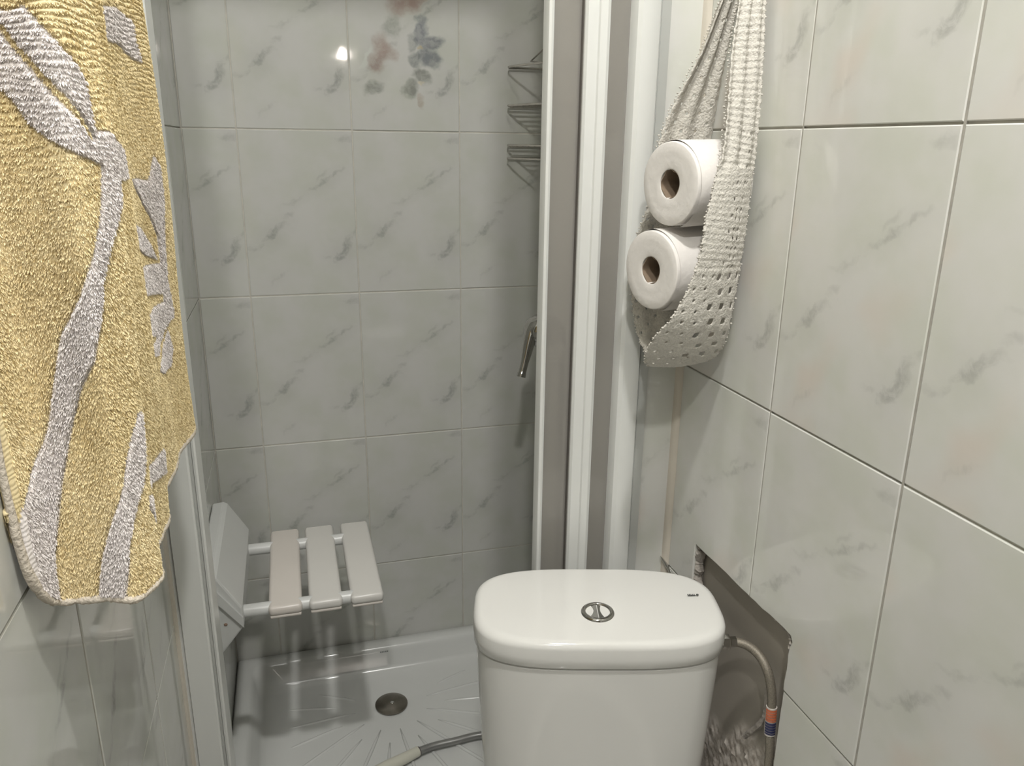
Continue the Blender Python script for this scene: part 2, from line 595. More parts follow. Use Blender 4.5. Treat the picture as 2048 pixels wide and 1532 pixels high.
# left wall tiles, outside the shower and inside it
place_l = lambda a, z, h: (XL + h, a, z)
rows_lo = [-1.20, -1.165, -0.865, -0.563, -0.2605, 0.04, 0.34, 0.64, 0.94, ZC]
cols_lo = [-0.85, -0.649, -0.448, -0.245, -0.043, 0.1595, 0.362, 0.5645, 0.767, 0.935]
for i in range(9):
    for j in range(1, 9):
        w = cols_lo[i + 1] - cols_lo[i]
        tile_piece(rect(cols_lo[i], rows_lo[j], cols_lo[i + 1], rows_lo[j + 1]), place_l, False, 'tile', wall_left, (cols_lo[i], rows_lo[j]), (TW, 0.30), 0.0005 * random.uniform(-1, 1))
cols_li = [0.935, 1.13, 1.3325, YB]
for i in range(3):
    for j in range(1, 9):
        tile_piece(rect(cols_li[i], rows_b[j], cols_li[i + 1], rows_b[j + 1]), place_l, False, 'tile', wall_left, (cols_li[i], rows_b[j]), (TW, 0.30), 0.0004 * random.uniform(-1, 1))
# right wall tiles
for a_ in cols_lo[4:9]:
    v, f = box((XL - G, a_ - 0.0011, -1.19), (XL - 0.0006, a_ + 0.0011, ZC))
    mesh('grout_line', v, f, 'grout_dark', wall_left, smooth=False)
place_r = lambda a, z, h: (XR - h, a, z)
rows_r = [-1.20, -1.185, -0.885, -0.585, -0.2797, 0.0205, 0.3205, 0.6205, 0.9205, ZC]
cols_r = [-0.85, -0.699, -0.4965, -0.294, -0.0915, 0.111, 0.3085, 0.511, 0.7115, 0.9145]


def jag(p, q, n, amp, first=False):
    p, q = np.array(p), np.array(q)
    d = q - p
    nn = np.array([-d[1], d[0]]) / np.linalg.norm(d)
    return [tuple(p + d * t + nn * amp * random.uniform(-1, 1)) for t in (np.arange(1, n) / n)]


for a_, z_ in ((0.111, -1.19), (0.3085, -1.19), (0.511, -1.19), (0.7115, HZ1 + 0.001)):
    v, f = box((XR + 0.0007, a_ - 0.0011, z_), (XR + G, a_ + 0.0011, ZC))
    mesh('grout_line', v, f, 'grout_dark', wall_right, smooth=False)
HT, HYa, HYb = HZ1, HY0, HY1
for i in range(9):
    for j in range(1, 9):
        a0, a1, z0, z1 = cols_r[i], cols_r[i + 1], rows_r[j], rows_r[j + 1]
        polys = [rect(a0, z0, a1, z1)]
        if i == 8 and j == 3:      # far tile above: bottom corner cut away up to the chase
            polys = [[(HYb, z0), (a1, z0), (a1, z1), (a0, z1), (a0, HT)] + jag((a0, HT), (HYb, HT), 5, 0.0008) + [(HYb, HT)] + jag((HYb, HT), (HYb, z0), 4, 0.0012)]
        elif i == 7 and j == 3:
            polys = [[(a0, z0), (HYa, z0)] + jag((HYa, z0), (HYa, HT - 0.012), 6, 0.0012) + [(HYa - 0.001, HT - 0.012), (HYa - 0.004, HT - 0.004), (HYa - 0.001, HT + 0.001), (HYa + 0.012, HT + 0.002)]
                     + jag((HYa + 0.012, HT + 0.002), (a1, HT), 5, 0.0010) + [(a1, HT), (a1, z1), (a0, z1)]]
        elif i == 8 and j == 2:
            polys = [[(HYb, z0), (a1, z0), (a1, z1), (HYb, z1)] + jag((HYb, z1), (HYb, z0), 8, 0.0018)]
        elif i == 7 and j == 2:
            polys = [[(a0, z0), (HYa, z0)] + jag((HYa, z0), (HYa, z1), 8, 0.0014) + [(HYa, z1), (a0, z1)]]
        elif i == 8 and j == 1:
            polys = [[(a0, z0), (a1, z0), (a1, z1), (HYb, z1), (HYb, HZ0), (a0, HZ0)]]
        elif i == 7 and j == 1:
            polys = [[(a0, z0), (a1, z0), (a1, HZ0), (HYa, HZ0), (HYa, z1), (a0, z1)]]
        for pl in polys:
            tile_piece(pl, place_r, True, 'tile_lit_pink', wall_right, (a0, z0), (TW, 0.30), 0.0005 * random.uniform(-1, 1))
cols_ri = [0.97, 1.13, 1.3325, YB]
for i in range(3):
    for j in range(1, 9):
        tile_piece(rect(cols_ri[i], rows_b[j], cols_ri[i + 1], rows_b[j + 1]), place_r, True, 'tile', wall_right, (cols_ri[i], rows_b[j]), (TW, 0.30))

# mortar at the back of the chase, smooth above and broken below
ny, nz = 54, 110
V, F, att = [], [], []
for j in range(nz + 1):
    z = HZ0 + 0.001 + (hz1 - 0.002 - HZ0) * j / nz
    for i in range(ny + 1):
        y = hy0 + 0.001 + (hy1 - hy0 - 0.002) * i / ny
        edge = -0.662 - 0.65 * (y - 0.64) + 0.012 * math.sin(y * 90)
        k = min(1, max(0, (edge - z) / 0.02))
        chase = math.exp(-((y - 0.642) / 0.012) ** 4) * min(1, max(0, (-0.585 - z) / 0.02))
        d = 0.0012 * random.uniform(-1, 1) * k - 0.003 * k * random.random() + 0.002 * chase
        scr = math.exp(-((z + 0.545 - 0.16 * (y - 0.80)) / 0.0012) ** 2) * (0.74 < y < 0.83)
        V.append((XR + HX + d + 0.0012 * scr, y, z))
        att.append(max(k, 0.0))
for j in range(nz):
    for i in range(ny):
        a = j * (ny + 1) + i
        F.append((a, a + ny + 1, a + ny + 2, a + 1))
mo = mesh('recess_mortar', V, F, 'mortar', wall_right, sharp=40)
at = mo.data.attributes.new('rough_area', 'FLOAT', 'POINT')
at.data.foreach_set('value', np.array(att, dtype=np.float32))
# rough plaster along the cut edges
def ragged_strip(pts, r, n, name):
    path = catmull(pts, n)
    rad = [r * random.uniform(0.45, 1.25) for _ in path]
    path = [(p[0], p[1] + random.uniform(-1, 1) * r * 0.5, p[2] + random.uniform(-1, 1) * r * 0.5) for p in path]
    v, f = tube(path, rad, 6)
    return mesh(name, v, f, 'rubble', wall_right, sharp=30)
ragged_strip([(XR + 0.009, HY1, HZ1 - 0.004), (XR + 0.009, HY1 + 0.001, -0.56), (XR + 0.009, HY1 + 0.001, -0.62), (XR + 0.009, HY1, -0.75)], 0.007, 16, 'plaster_edge')
ragged_strip([(XR + 0.004, HY0 + 0.03, HZ1 + 0.003), (XR + 0.003, HY0 + 0.004, HZ1 - 0.001), (XR + 0.003, HY0 - 0.001, -0.535), (XR + 0.004, HY0 - 0.001, -0.60), (XR + 0.004, HY0, -0.72)], 0.0028, 14, 'plaster_edge')

# the narrow tiled pier between the right wall and the shower frame
PX = 0.4525
v, f = box((PX - 0.006, YP + G, ZF), (XR + G, 0.968, ZC))
wall_pier = prop(mesh('wall_pier', v, f, 'grout', smooth=False), kind='structure')
place_p = lambda a, z, h: (a, YP - h, z)
rows_p = [-1.19, -0.93, -0.63, -0.27, 0.22, 0.52, 0.82, ZC]
for j in range(7):
    tile_piece(rect(PX - 0.006, rows_p[j], XR - 0.003, rows_p[j + 1]), place_p, False, 'tile_lit_pink', wall_pier, (PX - 0.08, rows_p[j]), (TW, 0.36))
v, f = prism([(XR + 0.001, YP + 0.001), (XR + 0.001, YP - 0.010), (XR - 0.0025, YP - 0.008), (XR - 0.0055, YP - 0.0045), (XR - 0.0065, YP + 0.001)], ZF, ZC, lambda p, q, t: (p, q, t))
prop(mesh('trim_1', v, f, 'sealant', sharp=40), kind='structure')
v, f = prism([(XL - 0.001, 0.903), (XL + 0.003, 0.903), (XL + 0.0045, 0.9075), (XL - 0.001, 0.9075)], -1.06, 0.74, lambda p, q, t: (p, q, t))
prop(mesh('trim_2', v, f, 'sealant', sharp=40), kind='structure')

# ------------------------------------------------------------------ shower tray
ZR, ZT = -1.064, -1.116
TX0, TX1, TY0, TY1 = XL + 0.001, XR - 0.001, 0.885, YB - 0.001


def rrect(x0, x1, y0, y1, r, per=8):
    out = []
    for cx, cy, a0 in ((x1 - r, y1 - r, 0), (x0 + r, y1 - r, 90), (x0 + r, y0 + r, 180), (x1 - r, y0 + r, 270)):
        for k in range(per + 1):
            a = math.radians(a0 + 90 * k / per)
            out.append((cx + r * math.cos(a), cy + r * math.sin(a)))
    return out


def loft(rings, cap0=False, cap1=False):
    n = len(rings[0])
    V, F = [], []
    for r in rings:
        V += [tuple(p) for p in r]
    for i in range(len(rings) - 1):
        for k in range(n):
            k2 = (k + 1) % n
            F.append((i * n + k, i * n + k2, (i + 1) * n + k2, (i + 1) * n + k))
    if cap0:
        F.append(tuple(range(n))[::-1])
    if cap1:
        F.append(tuple((len(rings) - 1) * n + k for k in range(n)))
    return V, F


DX, DY = 0.142, 1.379
tray = thing('shower_tray', ((TX0 + TX1) / 2, (TY0 + TY1) / 2, -1.19), 'glossy white square shower tray with ribbed floor below the slatted folding bench', 'shower tray')
rings = []
for ins, z, r in ((0, -1.195, 0.004), (0, ZR - 0.004, 0.004), (0.004, ZR, 0.004), (0.026, ZR, 0.03), (0.031, ZR - 0.003, 0.035), (0.036, ZR - 0.012, 0.04), (0.046, ZT + 0.012, 0.05), (0.052, ZT + 0.004, 0.052), (0.064, ZT, 0.06)):
    rings.append([(p[0], p[1], z) for p in rrect(TX0 + ins, TX1 - ins, TY0 + ins, TY1 - ins, max(r, 0.002))])
last = rings[-1]
n = len(last)
ang = [math.atan2(p[1] - DY, p[0] - DX) for p in last]
circ = [(DX + 0.030 * math.cos(a), DY + 0.030 * math.sin(a), ZT - 0.006) for a in ang]
for t in (0.35, 0.7, 0.9, 1.0):
    rings.append([tuple(a[i] * (1 - t) + c[i] * t for i in range(3)) for a, c in zip(last, circ)])
rings.append([(DX + 0.028 * math.cos(a), DY + 0.028 * math.sin(a), ZT - 0.03) for a in ang])
v, f = loft(rings, True, True)
mesh('tray_body', v, f, 'acrylic', tray, sharp=50)
k = 0
for a in range(0, 360, 15):
    r0, r1 = (0.075, 0.30) if a % 30 == 0 else (0.11, 0.28)
    ca, sa = math.cos(math.radians(a + 6)), math.sin(math.radians(a + 6))
    while r1 > r0 + 0.03 and not (TX0 + 0.085 < DX + r1 * ca < TX1 - 0.085 and TY0 + 0.085 < DY + r1 * sa < TY1 - 0.085):
        r1 -= 0.01
    if r1 < r0 + 0.05:
        continue
    path = [(DX + r * ca, DY + r * sa, ZT - 0.005 * (1 - r / 0.33) - 0.0018 + 0.0004) for r in np.linspace(r0, r1, 8)]
    v, f = tube(path, [0.001, 0.003, 0.0035, 0.0035, 0.0035, 0.0035, 0.003, 0.001], 8)
    mesh('rib', v, f, 'acrylic', tray)
dr = lathe([(0.0, 0.0042), (0.010, 0.004), (0.022, 0.0028), (0.030, 0.0012), (0.0335, -0.0006), (0.0335, -0.003), (0.0, -0.003)], 36, Matrix.Translation((DX, DY, ZT - 0.001)))
drain = mesh('drain_cover', *dr, 'steel', tray, sharp=60, label='round steel drain cover')
v, f = lathe([(0.0, 0.0007), (0.0035, 0.0005), (0.0045, -0.001), (0.0, -0.001)], 16, Matrix.Translation((DX + 0.001, DY - 0.004, ZT + 0.0036)))
mesh('screw', v, f, 'chrome', drain)
lo = []
for q, (w, hgt) in enumerate(((0.0022, 0.0030), (0.0024, 0.0030), (0.0020, 0.0030), (0.0026, 0.0030), (0.0030, 0.0030))):
    lo.append(box((0.134 + q * 0.0036, YB - 0.0335, ZR - 0.0125), (0.134 + q * 0.0036 + w, YB - 0.0325, ZR - 0.0125 + hgt)))
tl = [((x, YB - 0.0358 - 0.0038 * (z - ZR + 0.010) * -1, z) if False else (x, y - 0.0042, z)) for x, y, z in merge(*lo)[0]]
mesh('maker_mark', tl, merge(*lo)[1], 'ink_pale', tray, smooth=False, label='small pale grey printed mark')

# ------------------------------------------------------------------ shower enclosure: frame, folded glass door
ZB, ZH = ZR + 0.001, 0.688
enc = thing('shower_enclosure', (0.14, YP, ZR), 'white framed shower enclosure, its glass door folded open against the pier', 'shower enclosure')


def profile_z(name, pts, mat, parent, z0=ZB, z1=ZH, **kw):
    v, f = prism(pts, z0, z1, lambda p, q, t: (p, q, t))
    return mesh(name, v, f, mat, parent, sharp=28, **kw)


lp = profile_z('wall_profile', [(XL + 0.0005, 0.950), (XL + 0.0005, 0.9085), (XL + 0.006, 0.907), (XL + 0.0075, 0.909), (XL + 0.009, 0.905), (-0.1300, 0.9035), (-0.1280, 0.9045), (-0.1275, 0.912), (-0.1245, 0.912), (-0.1240, 0.909), (-0.1215, 0.908), (-0.1195, 0.9095), (-0.1190, 0.950)], 'alu', enc)
profile_z('gasket', [(-0.1274, 0.9119), (-0.1246, 0.9119), (-0.1246, 0.9105), (-0.1274, 0.9105)], 'alu_grey', lp)
rp = profile_z('wall_profile', [(0.4050, 0.948), (0.4040, 0.928), (0.4040, 0.915), (0.4065, 0.909), (0.4110, 0.9055), (0.4180, 0.9045), (0.4290, 0.9060), (0.4345, 0.9085), (0.4372, 0.9130), (0.4380, 0.9165), (0.4395, 0.9172), (0.4520, 0.9180), (0.4520, 0.9235), (0.4460, 0.948)], 'alu', enc)
profile_z('seal_strip', [(0.4396, 0.9171), (0.4396, 0.9158), (0.4518, 0.9166), (0.4518, 0.9179)], 'alu_grey', rp)
st = profile_z('door_stile', [(0.3445, 0.946), (0.3438, 0.925), (0.3442, 0.9150), (0.3465, 0.9115), (0.3530, 0.9105), (0.3590, 0.9112), (0.3602, 0.9080), (0.3630, 0.9062), (0.3680, 0.9055), (0.3720, 0.9075), (0.3742, 0.9140), (0.3745, 0.946)], 'alu', enc)
profile_z('gasket', [(0.3432, 0.930), (0.3432, 0.919), (0.3440, 0.918), (0.3442, 0.930)], 'gasket', st)
es = profile_z('edge_seal', [(0.3000, 0.934), (0.3000, 0.920), (0.3012, 0.9165), (0.3040, 0.9150), (0.3068, 0.9165), (0.3080, 0.920), (0.3080, 0.934)], 'alu', enc)
profile_z('gasket', [(0.3080, 0.932), (0.3080, 0.922), (0.3092, 0.922), (0.3092, 0.932)], 'alu_grey', es)
for x0, x1 in ((0.3085, 0.3440), (0.3743, 0.4043)):
    v, f = box((x0, 0.925, ZB + 0.02), (x1, 0.929, ZH - 0.01))
    mesh('glass_panel', v, f, 'glass', enc, smooth=False)
v, f = box((-0.119, 0.912, ZH - 0.045), (0.404, 0.946, ZH), 0.004)
mesh('header_rail', v, f, 'alu', enc, sharp=40)
v, f = box((-0.119, 0.914, ZB), (0.404, 0.944, ZB + 0.022), 0.003)
mesh('bottom_rail', v, f, 'alu', enc, sharp=40)

# ------------------------------------------------------------------ folding shower seat
seat = thing('folding_bench', (XL, 1.26, -0.72), 'white wall-hung folding shower bench with three slats above the tray', 'shower bench')
SZ = -0.700
br = [(XL + 0.0005, -0.632), (XL + 0.020, -0.630), (-0.1395, -0.634), (-0.107, -0.690), (-0.106, -0.722), (-0.1095, -0.727), (-0.140, -0.765), (XL + 0.0005, -0.775)]
v, f = prism(br[::-1], 1.128, 1.398, lambda p, q, t: (p, t, q))
wb = mesh('wall_bracket', v, f, 'seat_metal', seat, smooth=False)
md = wb.modifiers.new('bevel', 'BEVEL')
md.width = 0.003
md.segments = 2
v, f = prism([(-0.1415, -0.655), (-0.1068, -0.706), (-0.1068, -0.7235), (-0.1415, -0.677)][::-1], 1.1235, 1.1285, lambda p, q, t: (p, t, q))
mesh('end_plate', v, f, 'seat_metal', wb, smooth=False)
v, f = lathe([(0, 0.0012), (0.002, 0.0010), (0.0028, 0), (0, -0.001)], 12, axis_matrix((-0.1335, 1.128, -0.716), (0, -1, 0)))
mesh('screw', v, f, 'rust', wb)
v, f = box((-0.1252, 1.21, -0.6755), (-0.1148, 1.25, -0.669), 0.001)
for y in (1.150, 1.352):
    v, f = tube([(-0.108, y, SZ - 0.0105), (0.108, y, SZ - 0.0105)], 0.0105, 14)
    mesh('support_bar', v, f, 'seat_metal', seat, sharp=50)
for q, (xa, xb) in enumerate(((-0.0695, -0.0175), (-0.0070, 0.0455), (0.0585, 0.1115))):
    v, f = box((xa, 1.131, SZ - 0.017), (xb, 1.399, SZ), 0.0065, 4)
    sl = mesh('slat', v, f, 'seat_pink' if q == 0 else 'seat', seat, sharp=60, label='slightly pinkish yellowed slat' if q == 0 else None)
    v, f = box((xa + 0.002, 1.133, SZ - 0.0215), (xb - 0.002, 1.397, SZ - 0.016), 0.002, 2)
    mesh('slat_underside', v, f, 'seat_pink', sl, sharp=60)

# ------------------------------------------------------------------ wire corner caddy, mixer, handset
cad = thing('wire_caddy', (XR - 0.004, YB - 0.006, 0.0), 'three-tier chrome wire caddy hung in the shower corner above the mixer', 'caddy')
def wire(path, r=0.0017, name='wire', parent=cad, seg=6):
    v, f = tube(path, r, seg)
    return mesh(name, v, f, 'wire', parent, sharp=80)
CX, CY = XR - 0.010, YB - 0.009
LX, LY = 0.070, 0.20
for z, base in ((0.140, False), (0.072, True), (0.0, True)):
    tri = [(CX, CY, z), (CX - LX, CY, z), (CX - LX - 0.004, CY - 0.015, z), (CX - LX, CY - 0.035, z), (CX - 0.018, CY - LY + 0.02, z), (CX - 0.008, CY - LY, z), (CX, CY - LY - 0.004, z)]
    rim = wire(tri + [tri[0]], 0.0021, 'rim_wire')
    if base:
        if z < 0.03:
            wire([(p[0], p[1], z - 0.024) for p in tri[:-1]], 0.0019, 'rim_wire')
        for q in range(8):
            y = CY - 0.010 - q * 0.0175
            t = max(0.0, min(1.0, (CY - 0.035 - y) / (LY - 0.055)))
            wire([(CX, y, z - 0.002), (CX - LX * (1 - t) - 0.018 * t, y, z - 0.002)], 0.0018, 'grid_wire')
    else:
        wire([(CX, CY - 0.10, z), (CX - 0.030, CY - 0.012, z + 0.012), (CX - 0.004, CY - 0.005, z + 0.034)], 0.0016, 'hanger_wire')
for (x, y) in ((CX, CY), (CX, CY - LY - 0.002)):
    wire([(x, y, -0.027), (x, y, 0.176)], 0.0022, 'upright_wire')

mix = thing('shower_mixer', (XR, 1.25, -0.31), 'chrome single-lever shower mixer on the shower side wall', 'mixer tap')
v, f = lathe([(0, 0.0), (0.034, 0.0), (0.034, 0.006), (0.026, 0.014), (0.021, 0.020), (0.021, 0.060), (0.027, 0.070), (0.030, 0.085), (0.028, 0.102), (0.021, 0.116), (0.010, 0.122), (0, 0.123)], 32, axis_matrix((XR - 0.001, 1.25, -0.305), (-1, 0, 0)))
body = mesh('mixer_body', v, f, 'chrome_dim', mix, sharp=50)
lev = catmull([(0.406, 1.25, -0.296), (0.394, 1.245, -0.300), (0.385, 1.238, -0.318), (0.377, 1.232, -0.345), (0.369, 1.226, -0.370), (0.3665, 1.224, -0.378)], 6)
v, f = tube(lev, [0.0175 - 0.0105 * min(1, i / 20) + (0.0008 if i > 24 else 0) for i in range(len(lev))], 14)
mesh('lever', v, f, 'chrome_dim', mix, sharp=60)
v, f = lathe([(0, 0), (0.011, 0), (0.011, 0.018), (0.0085, 0.020), (0.0085, 0.032), (0, 0.032)], 20, axis_matrix((0.448, 1.25, -0.322), (0, 0, -1)))
mesh('hose_outlet', v, f, 'chrome', body, sharp=50)
v, f = lathe([(0, -0.09), (0.012, -0.09), (0.012, 0.09), (0, 0.09)], 18, axis_matrix((XR - 0.030, 1.25, -0.305), (0, 1, 0)))
mesh('inlet_union', v, f, 'chrome', body, sharp=50)

hs = thing('shower_handset', (0.15, 1.19, ZT), 'pale shower handset lying on the tray with its grey ribbed hose', 'shower handset')
hd = catmull([(0.040, 1.155, ZT + 0.013), (0.075, 1.175, ZT + 0.013), (0.110, 1.192, ZT + 0.012), (0.145, 1.206, ZT + 0.011), (0.172, 1.218, ZT + 0.010)], 6)
v, f = tube(hd, [0.0135 - 0.004 * i / (len(hd) - 1) for i in range(len(hd))], 16)
hh = mesh('handle', v, f, 'cream', hs, sharp=60)
v, f = lathe([(0, 0.014), (0.020, 0.013), (0.034, 0.006), (0.038, -0.004), (0.036, -0.010), (0, -0.011)], 28, axis_matrix((0.010, 1.138, ZT + 0.014), (-0.2, -0.1, 1)))
mesh('spray_head', v, f, 'cream', hs, sharp=50)
hp = catmull([(0.168, 1.2165, ZT + 0.0095), (0.205, 1.226, ZT + 0.008), (0.250, 1.229, ZT + 0.0075), (0.292, 1.232, ZT + 0.0075), (0.345, 1.225, ZT + 0.009), (0.405, 1.215, ZT + 0.035), (0.442, 1.225, -0.95), (0.452, 1.245, -0.75), (0.449, 1.25, -0.50), (0.448, 1.25, -0.352)], 40)
v, f = tube(hp, [0.0066 + (0.0010 if i % 2 else -0.0004) for i in range(len(hp))], 12)
mesh('ribbed_hose', v, f, 'hose', hs)
v, f = tube([hp[0], hp[8]], [0.0095, 0.0085], 16)
mesh('hose_nut', v, f, 'gasket', hs, sharp=50)

# ------------------------------------------------------------------ toilet set askew in the corner
TA = math.radians(-15)
TC = Vector((0.3335, 0.7735, 0))
TMX = Matrix.Translation(TC) @ Matrix.Rotation(TA, 4, 'Z')
LZ = -0.5298
wc = thing('toilet', (TC.x, TC.y - 0.15, ZF), 'white ceramic toilet with rounded cistern and chrome push button, set askew', 'toilet')


def sup(hw, hd, z, n=3.4, cnt=72, bow=0.0):
    out = []
    for k in range(cnt):
        t = 2 * math.pi * k / cnt
        c, s = math.cos(t), math.sin(t)
        u = hw * math.copysign(abs(c) ** (2 / n), c)
        w = hd * math.copysign(abs(s) ** (2 / n), s)
        out.append(tuple(TMX @ Vector((u, w, z))))
    return out


hw, hd_ = 0.1505, 0.0845
tank = [sup(hw - 0.0075, hd_ - 0.0075, LZ - 0.0372), sup(hw - 0.0062, hd_ - 0.0062, LZ - 0.0392), sup(hw - 0.0030, hd_ - 0.003, LZ - 0.0405)]
for t in np.linspace(0.04, 1, 10):
    tank.append(sup(hw - 0.003 - 0.018 * t ** 1.2, hd_ - 0.003 - 0.014 * t, LZ - 0.040 - 0.34 * t))
v, f = loft(tank[::-1], True, True)
cis = mesh('cistern', v, f, 'ceramic', wc, sharp=60)
lid = [sup(hw - 0.008, hd_ - 0.008, LZ - 0.0368), sup(hw - 0.0012, hd_ - 0.0012, LZ - 0.0366), sup(hw, hd_, LZ - 0.0354), sup(hw + 0.0006, hd_ + 0.0006, LZ - 0.024)]
for a in range(0, 91, 10):
    ar = math.radians(a)
    rr = 0.0100
    lid.append(sup(hw + 0.0004 - rr * (1 - math.cos(ar)), hd_ + 0.0004 - rr * (1 - math.cos(ar)), LZ - 0.0030 - rr * 0.95 * (1 - math.sin(ar)), 3.4 - 0.2 * a / 90))
for q in (0.8, 0.55, 0.3, 0.12):
    lid.append(sup((hw - 0.0100) * q, (hd_ - 0.0100) * q, LZ - 0.0030 + 0.0030 * (1 - q * q), 3.2))
v, f = loft(lid, True, True)
lido = mesh('cistern_lid', v, f, 'ceramic', wc, sharp=60)
BP = Vector((0.3245, 0.7500, LZ - 0.0012))
BM = Matrix.Translation(BP) @ Matrix.Rotation(TA, 4, 'Z')
v, f = lathe([(0.0143, 0.0012), (0.0150, 0.0030), (0.0168, 0.0034), (0.0192, 0.0022), (0.0203, 0.0002), (0.0203, -0.002), (0.0143, -0.002)], 40, BM, close=True)
ring = mesh('flush_button', v, f, 'chrome_dim', lido, sharp=60, label='round chrome dual push button')
for s_ in (-1, 1):
    V, F = [], []
    nr, na = 5, 14
    for i in range(nr + 1):
        r = 0.0143 * i / nr
        for k in range(na + 1):
            a = math.pi * (k / na) - math.pi / 2
            x, y = s_ * (0.0005 + r * math.cos(a)), r * math.sin(a)
            V.append(tuple(BM @ Vector((x, y, 0.0010 + (0.16 * x if s_ < 0 else -0.22 * x) + 3.0 * r * r + 0.0006))))
    for i in range(nr):
        for k in range(na):
            q = i * (na + 1) + k
            ff = (q, q + 1, q + na + 2, q + na + 1)
            F.append(ff if s_ < 0 else ff[::-1])
    mesh('button_half', V, F, 'chrome_dim', lido)
# printed mark on the lid: a short row of dark strokes closed by a round dot
mk = []
MM = Matrix.Translation((0.4462, 0.7545, LZ - 0.0004)) @ Matrix.Rotation(TA + math.radians(4), 4, 'Z') @ Matrix.Scale(1.05, 4)
for q in range(5):
    for (a0, a1, b0, b1) in ((0, 0.0006, 0, 0.0030), (0.0, 0.0015, 0, 0.0005)) + (((0.0, 0.0012, 0.0025, 0.0030),) if q < 2 else ()):
        bx = box((a0 + q * 0.0019, b0, -0.0006), (a1 + q * 0.0019, b1, 0.0003))
        mk.append(xf(bx, MM))
mk.append(xf(lathe([(0, 0.0003), (0.0015, 0.0003), (0.0015, -0.0006), (0, -0.0006)], 14), MM @ Matrix.Translation((0.0116, 0.0015, 0))))
v, f = merge(*mk)
mesh('maker_mark', v, f, 'ink', lido, smooth=False, label='tiny dark printed mark')
# bowl and seat below the picture
bowl = []
for z, w, d, off in ((ZF + 0.001, 0.085, 0.14, -0.13), (ZF + 0.06, 0.078, 0.13, -0.13), (ZF + 0.18, 0.085, 0.15, -0.15), (ZF + 0.27, 0.125, 0.195, -0.185), (ZF + 0.315, 0.142, 0.215, -0.195), (ZF + 0.325, 0.140, 0.213, -0.195), (ZF + 0.325, 0.105, 0.165, -0.200), (ZF + 0.25, 0.080, 0.12, -0.205), (ZF + 0.18, 0.04, 0.06, -0.20)):
    r = []
    for k in range(40):
        t = 2 * math.pi * k / 40
        r.append(tuple(TMX @ Vector((w * math.cos(t), d * math.sin(t) + off, z))))
    bowl.append(r)
v, f = loft(bowl, True, True)
mesh('bowl', v, f, 'ceramic', wc, sharp=50)
sr = []
for z, w, d in ((ZF + 0.326, 0.105, 0.165), (ZF + 0.326, 0.142, 0.214), (ZF + 0.340, 0.140, 0.212), (ZF + 0.340, 0.107, 0.167)):
    sr.append([tuple(TMX @ Vector((w * math.cos(2 * math.pi * k / 40), d * math.sin(2 * math.pi * k / 40) - 0.195, z))) for k in range(40)])
v, f = loft(sr + [sr[0]])
mesh('toilet_seat', v, f, 'seat', wc, sharp=50)
v, f = box((-0.075, -0.04, 0), (0.075, 0.06, 0.30), 0.02)
v = [tuple(TMX @ Vector(p) + Vector((0, 0, ZF + 0.002))) for p in v]
mesh('pan_foot', v, f, 'ceramic', wc, sharp=50)

# water supply
ho = thing('water_hose', (0.49, 0.69, -0.57), 'braided flexible water hose running from the cistern into the broken wall', 'hose')
hpts = [(0.474, 0.703, -0.5665), (0.484, 0.6995, -0.566), (0.4940, 0.690, -0.5665), (0.5005, 0.6755, -0.571), (0.5035, 0.6620, -0.5815), (0.5055, 0.6545, -0.598), (0.5065, 0.6500, -0.618), (0.5065, 0.6475, -0.655), (0.5065, 0.6420, -0.690), (0.5065, 0.640, -0.80), (0.5065, 0.642, -0.95)]
path = catmull(hpts, 12)
v, f = tube(path, [0.0052 + 0.0003 * (i % 2) for i in range(len(path))], 12)
mesh('braided_hose', v, f, 'braid', ho)
d0 = (Vector(path[8]) - Vector(path[0])).normalized()
v, f = lathe([(0, 0), (0.0085, 0), (0.0092, 0.001), (0.0092, 0.009), (0.0085, 0.010), (0.0062, 0.0115), (0.0062, 0.018), (0, 0.018)], 6, axis_matrix(Vector((0.4665, 0.7045, -0.5665)), d0))
mesh('hose_nut', v, f, 'chrome', ho, smooth=False)
v, f = lathe([(0, 0), (0.0072, 0), (0.0072, 0.007), (0, 0.007)], 20, axis_matrix(Vector((0.4600, 0.7070, -0.5665)), d0))
mesh('plastic_washer', v, f, 'seat', ho, sharp=40)
i0 = min(range(len(path)), key=lambda i: abs(path[i][2] + 0.622))
i1 = min(range(len(path)), key=lambda i: abs(path[i][2] + 0.660))
seg_ = path[i0:i1 + 1]
v, f = tube(seg_, 0.0064, 14)
lab = mesh('paper_label', v, f, 'label', ho, sharp=40)
pa, pb = np.array(seg_[0]), np.array(seg_[-1])
for q in range(10):
    t0, t1 = 0.04 + q * 0.093, 0.04 + q * 0.093 + (0.075 if q not in (4, 9) else 0.05)
    a_, b_ = pa + (pb - pa) * t0, pa + (pb - pa) * t1
    v, f = tube([a_, b_], 0.00665, 14)
    keep = [g for g in f if len(g) == 4]
    vv = np.array(v)
    cc = (a_ + b_) / 2
    keep = [g for g in keep if np.dot(vv[list(g)].mean(0) - cc, np.array([-0.55, -0.8, 0.1])) > 0.0024]
    mesh('label_print', v, keep, 'orange' if q < 5 else 'navy', lab)
v, f = tube(catmull([(0.5120, 0.700, -0.71), (0.5110, 0.668, -0.66), (0.5110, 0.664, -0.63), (0.5110, 0.6685, -0.602)], 12), [0.003 + 0.0012 * random.random() for _ in range(37)], 6)
mesh('crack_edge', v, f, 'rubble', wall_right, sharp=30)

